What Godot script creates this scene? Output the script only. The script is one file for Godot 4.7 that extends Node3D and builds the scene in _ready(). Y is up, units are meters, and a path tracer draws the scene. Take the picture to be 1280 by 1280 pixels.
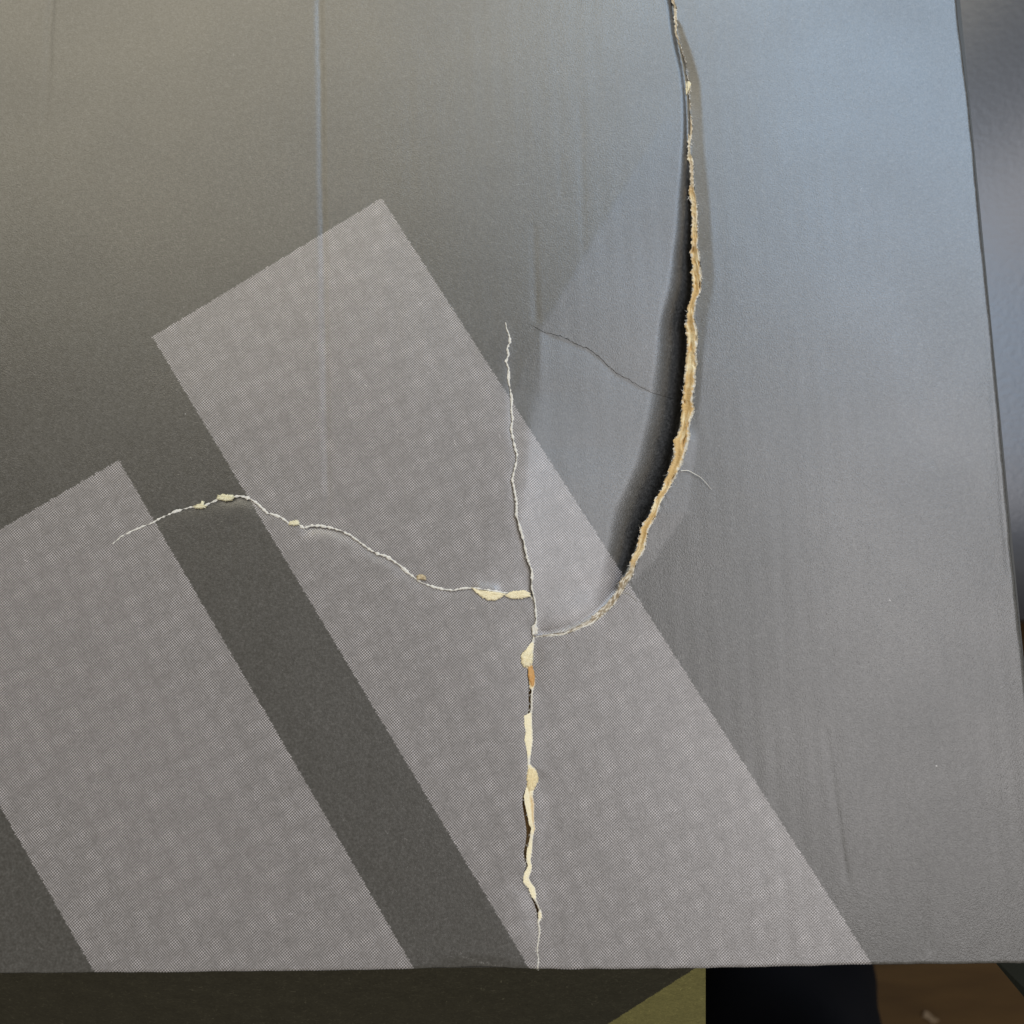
extends Node3D
# A torn, dark grey printed cardboard box seen from above. 1280 units across the picture are called «px» below;
# at() says where such a spot of the panel lies in metres (panel plane y = PANEL, h millimetres above it).

const PANEL := 0.60          # height of the panel above the floor
const SEAT := 0.45           # height of the leather seat that carries the box
const FOCAL := 1256.0
const AWAY := 0.353
const TILT := 7.5
const MM := 0.001
const PXMM := 0.281          # millimetres per px on the panel

var eye := Vector3.ZERO
var fwd := Vector3.ZERO
var upv := Vector3.ZERO
var rng := RandomNumberGenerator.new()
var wob := FastNoiseLite.new()
var fine := FastNoiseLite.new()

var tear_r := PackedVector2Array()     # edge of the right-hand sheet along the whole split
var tear_o := PackedVector2Array()     # the right edge of the wide tear, smoothed
var tear_s := PackedVector2Array()     # the same foot, smoothed
var tear_l := PackedVector2Array()     # foot of the torn core on the left side of the split
var slit := PackedVector2Array()       # thin upright tear
var branch := PackedVector2Array()     # thin tear to the left
var n_main := 0                        # how many stations of tear_r lie on the wide tear


func _ready() -> void:
	rng.seed = 11
	wob.seed = 4; wob.frequency = 0.05; wob.fractal_octaves = 3
	fine.seed = 9; fine.frequency = 0.35; fine.fractal_octaves = 2
	# camera
	var c := cos(deg_to_rad(TILT)); var s := sin(deg_to_rad(TILT))
	eye = Vector3(0, PANEL + AWAY * c, AWAY * s)
	fwd = Vector3(0, -c, -s); upv = Vector3(0, s, -c)
	var cam := Camera3D.new(); cam.name = "camera"
	cam.fov = 54.0; cam.near = 0.02; cam.far = 30.0
	cam.position = eye; cam.rotation_degrees = Vector3(TILT - 90.0, 0, 0)
	var att := CameraAttributesPhysical.new()
	att.frustum_focal_length = 23.55; att.frustum_focus_distance = 0.362; att.exposure_aperture = 7.4
	cam.attributes = att
	cam.current = true
	add_child(cam)
	cam.fov = 54.0
	# surroundings: a dim warm room, one big cool window above and behind to the right
	var env := Environment.new()
	env.background_mode = Environment.BG_COLOR
	env.background_color = Color(0.97, 0.93, 0.85)
	env.background_energy_multiplier = 0.40
	env.tonemap_mode = Environment.TONE_MAPPER_LINEAR
	env.tonemap_exposure = 1.0
	env.sdfgi_enabled = true; env.ssao_enabled = true; env.ssil_enabled = true
	var we := WorldEnvironment.new(); we.name = "surroundings"; we.environment = env
	add_child(we)
	area_light("window_light", Vector3(0.52, 1.0, -0.75), 1.9, Vector2(1.25, 0.8), Color(0.76, 0.88, 1.0), 1.45)
	area_light("ceiling_light", Vector3(0.46, 1.0, 0.0), 1.7, Vector2(1.2, 0.7), Color(1.0, 0.985, 0.99), 0.78)
	area_light("room_light", Vector3(-0.35, 1.0, -0.95), 2.0, Vector2(1.9, 1.2), Color(1.0, 0.96, 0.85), 1.55)

	shapes()
	floor_and_seat()
	box()
	trousers()


# ---------------------------------------------------------------- helpers

func area_light(called: String, towards: Vector3, far: float, size: Vector2, color: Color, energy: float) -> void:
	var l := AreaLight3D.new(); l.name = called
	l.area_size = size
	l.light_color = color; l.light_energy = energy
	l.area_range = 8.0; l.shadow_enabled = true
	add_child(l)
	var mid := Vector3(0, PANEL, 0)
	l.look_at_from_position(mid + towards.normalized() * far, mid, Vector3.UP)


func at(p: Vector2, h := 0.0) -> Vector3:
	var d := fwd + Vector3.RIGHT * ((p.x - 640.0) / FOCAL) - upv * ((p.y - 640.0) / FOCAL)
	var t := (PANEL + h * MM - eye.y) / d.y
	return eye + d * t


func flat_mm(p: Vector2) -> Vector2:
	var w := at(p)
	return Vector2(w.x, w.z) * 1000.0


func pts(list: Array) -> PackedVector2Array:
	var o := PackedVector2Array()
	for i in range(0, list.size(), 2):
		o.append(Vector2(list[i], list[i + 1]))
	return o


func look(x: float, t: Array) -> float:       # piecewise-linear table [x0, v0, x1, v1, ...]
	if x <= t[0]:
		return t[1]
	for i in range(2, t.size(), 2):
		if x < t[i]:
			return lerpf(t[i - 1], t[i + 1], (x - t[i - 2]) / (t[i] - t[i - 2]))
	return t[t.size() - 1]


func resample(line: PackedVector2Array, step: float) -> PackedVector2Array:
	var o := PackedVector2Array()
	for i in line.size() - 1:
		var n := maxi(1, int(ceil(line[i].distance_to(line[i + 1]) / step)))
		for k in n:
			o.append(line[i].lerp(line[i + 1], float(k) / n))
	o.append(line[line.size() - 1])
	return o


func near_line(line: PackedVector2Array, p: Vector2, reach: float) -> Vector2:   # (distance, station number)
	var best := reach * reach
	var where := -1.0
	for i in line.size() - 1:
		var a := line[i]; var b := line[i + 1]
		if minf(a.y, b.y) - reach > p.y or maxf(a.y, b.y) + reach < p.y:
			continue
		if minf(a.x, b.x) - reach > p.x or maxf(a.x, b.x) + reach < p.x:
			continue
		var ab := b - a
		var t := clampf((p - a).dot(ab) / maxf(ab.length_squared(), 1e-6), 0, 1)
		var q := p.distance_squared_to(a + ab * t)
		if q < best:
			best = q; where = i + t
	return Vector2(sqrt(best), where)


func material(called: String, color: Color, rough: float, spec := 0.5) -> StandardMaterial3D:
	var m := StandardMaterial3D.new()
	m.resource_name = called
	m.albedo_color = color.linear_to_srgb()
	m.roughness = rough
	m.metallic_specular = spec
	return m


func noise_normal(freq: float, size: int, strength: float, oct := 4, sd := 1) -> NoiseTexture2D:
	var n := FastNoiseLite.new(); n.seed = sd; n.frequency = freq; n.fractal_octaves = oct
	var t := NoiseTexture2D.new()
	t.noise = n; t.width = size; t.height = size; t.seamless = true; t.as_normal_map = true; t.bump_strength = strength
	return t


func noise_grey(freq: float, size: int, low: float) -> NoiseTexture2D:
	var n := FastNoiseLite.new(); n.seed = 77; n.frequency = freq; n.fractal_octaves = 5
	var ramp := Gradient.new(); ramp.set_color(0, Color(low, low, low)); ramp.set_color(1, Color(1, 1, 1))
	var t := NoiseTexture2D.new(); t.noise = n; t.width = size; t.height = size; t.color_ramp = ramp
	return t


func put(called: String, mesh: Mesh, m: Material, parent: Node3D) -> MeshInstance3D:
	var o := MeshInstance3D.new()
	o.name = called
	o.mesh = mesh
	if m:
		for i in mesh.get_surface_count():
			o.mesh.surface_set_material(i, m)
	parent.add_child(o, true)
	return o


func thing(called: String, label: String, category: String, where: Vector3) -> Node3D:
	var o := Node3D.new(); o.name = called; o.position = where
	o.set_meta("label", label); o.set_meta("category", category)
	add_child(o, true)
	return o


func build(v: PackedVector3Array, uv: PackedVector2Array, col: PackedColorArray, idx: PackedInt32Array, off: Vector3, mesh: ArrayMesh = null) -> ArrayMesh:
	var nrm := PackedVector3Array(); nrm.resize(v.size())
	for i in range(0, idx.size(), 3):
		var a := idx[i]; var b := idx[i + 1]; var d := idx[i + 2]
		var n := (v[d] - v[a]).cross(v[b] - v[a])
		nrm[a] += n; nrm[b] += n; nrm[d] += n
	for i in v.size():
		nrm[i] = nrm[i].normalized() if nrm[i].length_squared() > 0.0 else Vector3.UP
		v[i] -= off
	var arr := []; arr.resize(Mesh.ARRAY_MAX)
	arr[Mesh.ARRAY_VERTEX] = v; arr[Mesh.ARRAY_NORMAL] = nrm; arr[Mesh.ARRAY_INDEX] = idx
	if uv.size():
		arr[Mesh.ARRAY_TEX_UV] = uv
	if col.size():
		arr[Mesh.ARRAY_COLOR] = col
	if mesh == null:
		mesh = ArrayMesh.new()
	mesh.add_surface_from_arrays(Mesh.PRIMITIVE_TRIANGLES, arr)
	return mesh


func strip(rows: Array, cols: Array, off: Vector3) -> ArrayMesh:      # rows of Vector3 (left to right seen from above, rows going down)
	var v := PackedVector3Array(); var cl := PackedColorArray(); var idx := PackedInt32Array()
	var n: int = rows[0].size()
	for r in rows.size():
		for k in n:
			v.append(rows[r][k])
			if cols.size():
				cl.append(cols[r][k])
	for r in rows.size() - 1:
		for k in n - 1:
			var a := r * n + k
			idx.append_array([a, a + 1, a + n + 1, a, a + n + 1, a + n])
	return build(v, PackedVector2Array(), cl, idx, off)


# ---------------------------------------------------------------- outlines of the damage

func shapes() -> void:
	# y, left, right of the torn core of the wide tear, from the far end to the junction
	var core := [-30, 834, 837, 0, 838.8, 842.5, 10, 843.5, 846.5, 20, 842.5, 846, 30, 843.5, 846.5, 40, 843, 846, 50, 845.5, 849, 60, 848, 852, 70, 851, 855, 80, 855, 858, 90, 854.7, 857.5, 100, 857, 861, 105, 856.5, 864.5, 113, 857, 863,
		120, 858.7, 861, 130, 858.5, 864, 140, 860, 862.5, 150, 860, 865, 160, 860, 866, 170, 860, 865, 180, 860, 863, 190, 860, 863, 197, 859, 866, 205, 862, 867, 215, 863, 867, 230, 862.5, 867.5, 243, 860, 869.5, 252, 862.5, 871, 262, 864, 872,
		275, 865, 872, 287, 864, 872.5, 297, 865, 873, 307, 865, 871.5, 315, 863, 874, 320, 863, 875, 330, 865, 875.5, 345, 864.5, 877.5, 355, 866, 877, 365, 865.5, 876, 371, 865, 872.5, 377, 862.5, 870, 385, 860, 869.5, 395, 858, 867.5,
		405, 856.5, 870, 415, 857.5, 872.5, 427, 859, 872.5, 440, 858.7, 870.5, 455, 857, 872, 468, 855.7, 869.5, 480, 855, 870, 490, 853.7, 867, 500, 852.5, 866, 511, 852, 869, 520, 852, 866, 530, 851, 862, 537, 849, 862, 545, 845.5, 863,
		553, 841, 861, 560, 842, 859, 570, 841, 855.7, 580, 839, 852.5, 590, 835, 847.5, 600, 832, 842.5, 610, 828, 837.5, 620, 821, 830.6, 630, 817.5, 825.6, 640, 813, 822.5, 647, 810, 820, 655, 803.5, 815, 662, 800.5, 811, 673, 798, 809,
		686, 795, 806.5, 694, 791, 802, 701, 788.5, 797, 712, 786, 793, 720, 780, 791.5, 728, 774.5, 785, 740, 770.5, 779, 748, 763.5, 773]
	var foot := PackedVector2Array()
	for i in range(0, core.size(), 3):
		tear_r.append(Vector2(core[i + 2], core[i])); foot.append(Vector2(core[i + 1], core[i]))
	tear_r.append_array(pts([767, 757, 757.5, 766.5, 749, 773.5, 741, 780, 730, 784, 717.5, 789.5, 705, 794, 692, 795.5, 680, 796, 668, 797]))
	foot.append_array(pts([757.5, 755, 748, 764, 743, 768.5, 737, 772, 726, 778, 715, 783.5, 704.5, 788, 692, 789.5, 680, 791, 667, 793]))
	n_main = tear_r.size()
	# the split below the junction
	var low := [802, 665, 667.5, 808, 660, 667.5, 815, 656, 666.5, 821, 652.5, 666, 827, 652, 666, 832, 654, 665, 836, 660, 666, 845, 660.5, 668.5, 855, 662, 669, 860, 662, 667, 868, 662, 665.6, 885, 662, 665.6, 892, 659.5, 665, 895, 655, 665,
		905, 655.5, 665, 915, 657, 665.6, 925, 655.6, 666, 932, 657.5, 665, 940, 658.7, 664, 948, 659.5, 663, 955, 659.5, 662.5, 960, 660, 667, 967, 659, 672, 975, 660, 672.5, 982, 659, 670, 988, 656.5, 667, 995, 655, 666, 1005, 656, 668, 1015, 658.5, 667.5,
		1025, 660.5, 667.8, 1036, 662, 669, 1045, 662, 666.5, 1055, 660, 665.5, 1065, 657, 665, 1075, 657.5, 663, 1083, 659.5, 665, 1090, 655.6, 663.7, 1097, 654, 661, 1103, 653.7, 663.5, 1110, 660.5, 669, 1117, 663, 670, 1124, 666, 670.3, 1130, 668.5, 672.5,
		1140, 671, 677, 1147, 671.5, 677.5, 1153, 671, 674, 1165, 672, 675.6, 1175, 671.5, 674, 1184, 669.4, 672.5, 1191, 670, 672.5, 1200, 671.5, 674, 1207, 670, 673, 1214, 668.7, 672, 1224, 668, 671]
	for i in range(0, low.size(), 3):
		tear_r.append(Vector2(low[i + 2], low[i])); foot.append(Vector2(low[i + 1], low[i]))
	tear_l = foot
	for i in n_main:
		var sum := Vector2.ZERO; var total := 0.0
		for k in n_main:
			var w := exp(-foot[k].distance_squared_to(foot[i]) / 700.0)
			sum += foot[k] * w; total += w
		tear_s.append(sum / total)
	for i in n_main:
		var sum := Vector2.ZERO; var total := 0.0
		for k in n_main:
			var w := exp(-tear_r[k].distance_squared_to(tear_r[i]) / 500.0)
			sum += tear_r[k] * w; total += w
		tear_o.append(sum / total)
	slit = pts([632, 403, 633.4, 411, 636.5, 419, 637.6, 428, 634, 434.7, 635.8, 444, 632.6, 452, 636, 461, 635.8, 477, 637.6, 486, 639.7, 497, 639.4, 513, 641, 524, 639, 536, 642, 552, 646.2, 567.5, 646, 576, 640.5, 599, 642, 606, 646, 629, 645.6, 644,
		651, 662.5, 655, 677.5, 658.7, 696, 665.5, 715, 664.7, 734, 669, 752.5, 670.7, 775, 668, 793])
	branch = pts([141, 680, 151, 671, 165, 664, 179, 658, 190, 654, 201, 647.5, 220, 639, 239, 634, 253, 632.6, 260.6, 630, 273, 624, 284, 621.7, 299.7, 620, 310.6, 622.5, 320, 628, 334.7, 641.7, 340, 642.5, 352, 647, 361, 654, 372, 654.5, 380, 660.5,
		389.4, 657, 398.7, 657, 414, 659.7, 425, 663, 438, 669, 448.7, 677, 464, 688, 472, 692.3, 482.7, 695, 499, 706, 515, 720, 527, 728.4, 541.6, 733.5, 554, 736.5, 566, 738, 578, 735.5, 591, 735, 606, 737, 630, 741, 655, 742, 664, 746, 669, 752.5])


# ---------------------------------------------------------------- the sheet

# pressed lines along the flutes: x, y of both ends, depth mm, width left, width right (px), how it fades from end to end
const GROOVES := [
	[400.0, -40.0, 411.0, 660.0, 0.46, 8.5, 3.5, 1.0, 0.6],
	[68.0, -40.0, 57.0, 170.0, 0.30, 9.0, 4.0, 1.0, 0.3],
	[667.0, 275.0, 671.0, 408.0, 0.15, 8.0, 6.0, 0.3, 1.0],
	[291.0, 645.0, 289.0, 755.0, 0.10, 8.0, 6.0, 1.0, 0.4],
	[726.0, 120.0, 729.0, 330.0, 0.05, 6.0, 6.0, 0.4, 1.0],
	[700.0, 190.0, 702.0, 250.0, 0.05, 5.0, 5.0, 0.5, 0.6],
	[1031.0, 900.0, 1060.0, 1110.0, 0.18, 9.0, 5.0, 0.3, 0.7],
	[1150.0, 1010.0, 1161.0, 1200.0, 0.15, 7.0, 7.0, 0.3, 1.0],
	[1232.0, 400.0, 1262.0, 730.0, 0.12, 5.0, 5.0, 0.4, 1.0],
	[87.0, 1170.0, 84.0, 1205.0, 0.12, 6.0, 4.0, 0.6, 0.8],
	[1212.0, 1000.0, 1236.0, 1205.0, 0.07, 9.0, 7.0, 0.3, 1.0],
	[512.0, 60.0, 515.0, 250.0, 0.035, 7.0, 7.0, 0.3, 0.7],
	[1085.0, 760.0, 1100.0, 1205.0, 0.045, 10.0, 9.0, 0.4, 1.0],
	[975.0, 700.0, 985.0, 980.0, 0.035, 9.0, 9.0, 0.4, 1.0],
	[566.0, 1192.0, 625.0, 1207.0, 0.0, 6.0, 6.0, 1.0, 1.0],
]

func base_h(p: Vector2) -> float:
	var h := 0.0
	# flutes show faintly; they run to a vanishing point far above
	var lane := 238.0 + (p.x - 238.0) * 9500.0 / (9500.0 + p.y)
	h += 0.011 * sin(lane * TAU / 23.3) * (0.55 + 0.45 * wob.get_noise_2d(p.x * 0.15, p.y * 0.1) * 2.0) * (1.0 + smoothstep(500, 1100, p.y) * smoothstep(850, 1000, p.x) * 1.3)
	h += 0.09 * wob.get_noise_2d(p.x * 0.10, p.y * 0.08 + 40.0)
	for g in GROOVES:
		if p.y < g[1] - 4.0 or p.y > g[3] + 4.0:
			continue
		var t := clampf((p.y - g[1]) / (g[3] - g[1]), 0, 1)
		var d: float = p.x - lerpf(g[0], g[2], t) - 0.8 * wob.get_noise_2d(p.y * 0.5, g[0])
		if d < -g[5] * 1.6 or d > g[6] * 1.6:
			continue
		var k: float = g[4] * lerpf(g[7], g[8], t) * smoothstep(0.0, 0.08, t) * smoothstep(1.0, 0.9, t)
		h -= k * maxf(0.0, 1.0 - absf(d) / (g[5] if d < 0.0 else g[6]))
	# rounded over at the far right and front edges
	var er := right_edge(p.y) - p.x
	if er < 2.5:
		h -= 0.05 * (2.5 - er) * (2.5 - er)
	var eb := front_edge(p.x) - p.y
	if eb < 2.5:
		h -= 0.05 * (2.5 - eb) * (2.5 - eb)
	# crushed spot on the front edge
	var q := Vector2((p.x - 590.0) / 75.0, (p.y - 1214.0) / 22.0).length_squared()
	if q < 1.0:
		h -= 0.9 * (1.0 - q) * (1.0 - q)
	return h


func right_edge(y: float) -> float:
	return 0.9 * wob.get_noise_2d(y * 0.35, 600.0) + look(y, [-260, 1176, 0, 1195, 40, 1199, 70, 1203, 110, 1208, 185, 1216, 260, 1222.5, 340, 1231, 420, 1239, 480, 1244.5, 580, 1254, 680, 1263, 760, 1271.5, 850, 1281, 930, 1289, 1240, 1321])


func front_edge(x: float) -> float:
	return 0.8 * wob.get_noise_2d(x * 0.4, 700.0) + look(x, [-260, 1218, 0, 1216, 200, 1215, 400, 1213, 520, 1211, 545, 1209.5, 600, 1208, 650, 1210, 700, 1211.5, 880, 1210, 1090, 1205.5, 1330, 1203])


func h_right(p: Vector2) -> float:
	var h := base_h(p)
	var n := near_line(tear_r, p, 70.0)
	if n.y < 0.0:
		return h
	var e := 0.12 * fine.get_noise_2d(n.y * 0.35, 3.0) * exp(-n.x / 7.0)
	if n.y < n_main - 4:
		var y := p.y
		var w := look(y, [22, 0, 35, 6, 60, 10, 100, 13, 150, 14, 200, 16, 320, 17, 375, 16, 400, 14, 440, 8, 520, 7, 540, 10, 590, 16, 640, 34, 700, 18, 740, 0])
		var sl := look(y, [25, 0.30, 110, 0.28, 150, 0.15, 300, 0.13, 380, 0.10, 500, 0.10, 535, 0.02, 550, -0.09, 600, -0.07, 730, -0.05, 745, 0.0])
		var o := near_line(tear_o, p, 50.0)
		if o.y >= 0.0:
			n.x = o.x if p.x > tear_o[int(o.y)].x else 0.0
		if n.x < w:
			h -= sl * (w - n.x) * PXMM * smoothstep(0.0, 2.5, w - n.x)
	else:
		var dip := look(p.y, [800, 0.0, 815, -0.5, 855, -0.25, 880, 0.1, 960, 0.2, 972, -0.25, 990, 0.15, 1100, 0.25, 1214, 0.05])
		e += dip * exp(-n.x * n.x / 130.0)
	return h + e


func h_tongue(p: Vector2) -> float:
	var h := base_h(p)
	# two flat facets that sink towards the wide tear
	var up_facet := maxf(0.0, (p - Vector2(680, 404)).dot(Vector2(0.86, 0.51)))
	var fade := smoothstep(60.0, 330.0, p.y)
	var t1 := -0.027 * up_facet * fade
	var crease := look(p.x, [640, 380, 665, 407, 690, 418, 716, 428, 735, 436, 750, 447, 770, 466, 800, 483, 845, 498, 900, 506])
	if p.y > crease:
		var edge := -0.027 * maxf(0.0, (Vector2(p.x, crease) - Vector2(680, 404)).dot(Vector2(0.86, 0.51)))
		var dy := p.y - 430.0
		var rise := 0.0 if dy < 0.0 else 0.65 * (0.021 * dy - 0.000052 * dy * dy) if dy < 330.0 else 0.65 * (1.27 - 0.0133 * (dy - 330.0))
		var t2 := rise * smoothstep(640.0, 680.0, p.x + 0.12 * dy) - 0.035 * maxf(0.0, (p.x - look(p.y, [400, 676, 440, 662, 490, 643, 560, 640, 720, 655])) )
		t2 -= 0.10 * smoothstep(crease, crease + 3.0, p.y) * smoothstep(870, 700, p.x) * smoothstep(664, 690, p.x)
		t1 = lerpf(edge - 0.1 * smoothstep(crease, crease + 3.0, p.y) * smoothstep(664, 690, p.x), t2, smoothstep(0.0, 150.0, p.y - crease))
		t1 *= smoothstep(800.0, 730.0, p.y) * 0.9 + 0.1
	h += t1
	var n := near_line(tear_s, p, 70.0)
	if n.y >= 0.0:
		var wide := look(p.y, [0, 7, 60, 7, 120, 6, 180, 9, 240, 18, 300, 26, 360, 36, 420, 44, 520, 50, 640, 50, 700, 38, 745, 26, 780, 18, 800, 10])
		var deep := look(p.y, [0, 2.2, 60, 1.9, 90, 1.2, 160, 1.7, 240, 3.2, 300, 4.6, 400, 7.0, 600, 7.5, 690, 5.5, 730, 2.6, 760, 1.6, 800, 1.0])
		var t := clampf(1.0 - n.x / (0.88 * wide), 0, 1)
		h -= 0.82 * deep * (0.85 * pow(t, 1.55) + 0.15 * t * t * t)
	var m := near_line(slit, p, 30.0)
	if m.y >= 0.0:
		h += (0.10 + 0.12 * fine.get_noise_2d(m.y * 0.4, 20.0)) * exp(-m.x / 8.0) * smoothstep(395, 440, p.y)
	return h


func h_upper(p: Vector2) -> float:
	var h := base_h(p)
	var q := Vector2((p.x - 668.0) / 95.0, (p.y - 742.0) / 130.0).length()
	if q < 1.0:
		h -= 1.5 * (1.0 - q) * (1.0 - q)
	var m := near_line(slit, p, 30.0)
	if m.y >= 0.0:
		h -= (0.28 + 0.12 * fine.get_noise_2d(m.y * 0.4, 26.0)) * exp(-m.x / 6.0) * smoothstep(400, 520, p.y)
	m = near_line(branch, p, 30.0)
	if m.y >= 0.0:
		h += 0.16 * fine.get_noise_2d(m.y * 0.6, 33.0) * exp(-m.x / 6.0)
		h += 0.6 * exp(-m.x * m.x / 60.0) * smoothstep(590, 600, p.x) * smoothstep(628, 618, p.x)
	return h


func h_lower(p: Vector2) -> float:
	var h := base_h(p)
	var q := Vector2((p.x - 668.0) / 110.0, (p.y - 790.0) / 130.0).length()
	if q < 1.0:
		h -= 0.9 * (1.0 - q) * (1.0 - q)
	var m := near_line(branch, p, 40.0)
	if m.y >= 0.0:
		var dip := look(p.x, [140, 0.0, 200, 0.08, 265, 0.2, 285, 0.5, 305, 0.45, 340, 0.1, 375, 0.1, 390, 0.75, 430, 0.55, 450, 0.3, 480, 0.45, 520, 0.25, 590, 0.3, 660, 0.2])
		h -= dip * exp(-m.x * m.x / 80.0) * smoothstep(140, 170, p.x)
		h += 0.12 * fine.get_noise_2d(m.y * 0.6, 41.0) * exp(-m.x / 6.0)
	var n := near_line(tear_l, p, 30.0)
	if n.y >= n_main:
		var deep := look(p.y, [800, 0.6, 860, 1.1, 900, 1.3, 1030, 1.7, 1100, 1.0, 1135, 1.3, 1160, 0.5, 1214, 0.2])
		h -= 0.06 * deep * exp(-n.x * n.x / 18.0)
		h -= 0.45 * look(p.y, [1090, 0, 1115, 1, 1150, 1, 1185, 0]) * exp(-n.x * n.x / 220.0)
	return h


func sheet_piece(poly: PackedVector2Array, height: Callable, xs: PackedFloat32Array, ys: PackedFloat32Array, mesh: ArrayMesh, off: Vector3) -> void:
	var nx := xs.size(); var ny := ys.size()
	var inside := PackedByteArray(); inside.resize(nx * ny)
	var p := PackedVector2Array(); p.resize(nx * ny)
	var lo := Vector2(1e9, 1e9); var hi := -lo
	for q in poly:
		lo = lo.min(q); hi = hi.max(q)
	for j in ny:
		for i in nx:
			var q := spot(xs[i], ys[j])
			p[j * nx + i] = q
			if q.x >= lo.x and q.x <= hi.x and q.y >= lo.y and q.y <= hi.y and Geometry2D.is_point_in_polygon(q, poly):
				inside[j * nx + i] = 1
	var number := PackedInt32Array(); number.resize(nx * ny); number.fill(-1)
	var v := PackedVector3Array(); var uv := PackedVector2Array(); var idx := PackedInt32Array()
	for j in ny - 1:
		for i in nx - 1:
			var k := j * nx + i
			var s := inside[k] + inside[k + 1] + inside[k + nx] + inside[k + nx + 1]
			if s == 0:
				continue
			if s == 4:
				for c in [k, k + 1, k + nx + 1, k + nx]:
					if number[c] < 0:
						number[c] = v.size()
						v.append(at(p[c], height.call(p[c]))); uv.append(print_uv(p[c]))
				idx.append_array([number[k], number[k + 1], number[k + nx + 1], number[k], number[k + nx + 1], number[k + nx]])
				continue
			for part in Geometry2D.intersect_polygons(PackedVector2Array([p[k], p[k + 1], p[k + nx + 1], p[k + nx]]), poly):
				var tri := Geometry2D.triangulate_polygon(part)
				if tri.is_empty():
					continue
				var local := PackedInt32Array()
				for q in part:
					var found := -1
					for c in [k, k + 1, k + nx, k + nx + 1]:
						if p[c].distance_squared_to(q) < 1e-6:
							found = c
					if found >= 0 and number[found] >= 0:
						local.append(number[found]); continue
					if found >= 0:
						number[found] = v.size()
					local.append(v.size())
					v.append(at(q, height.call(q))); uv.append(print_uv(q))
				for t in range(0, tri.size(), 3):
					var a := tri[t]; var b := tri[t + 1]; var d := tri[t + 2]
					if (part[b] - part[a]).cross(part[d] - part[a]) < 0.0:
						var w := b; b = d; d = w
					idx.append_array([local[a], local[b], local[d]])
	build(v, uv, PackedColorArray(), idx, off, mesh)


func spot(x: float, y: float) -> Vector2:     # the grid bends to meet the right and the front edge
	var q := Vector2(x, y)
	if x > 1100.0:
		q.x = lerpf(1100.0, right_edge(y), (x - 1100.0) / 200.0)
	if y > 1190.0:
		q.y = lerpf(1190.0, front_edge(q.x), (y - 1190.0) / 22.0)
	return q


const SHEET_MM := Rect2(-268, -288, 470, 470)

func print_uv(p: Vector2) -> Vector2:
	return (flat_mm(p) - SHEET_MM.position) / SHEET_MM.size


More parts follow.
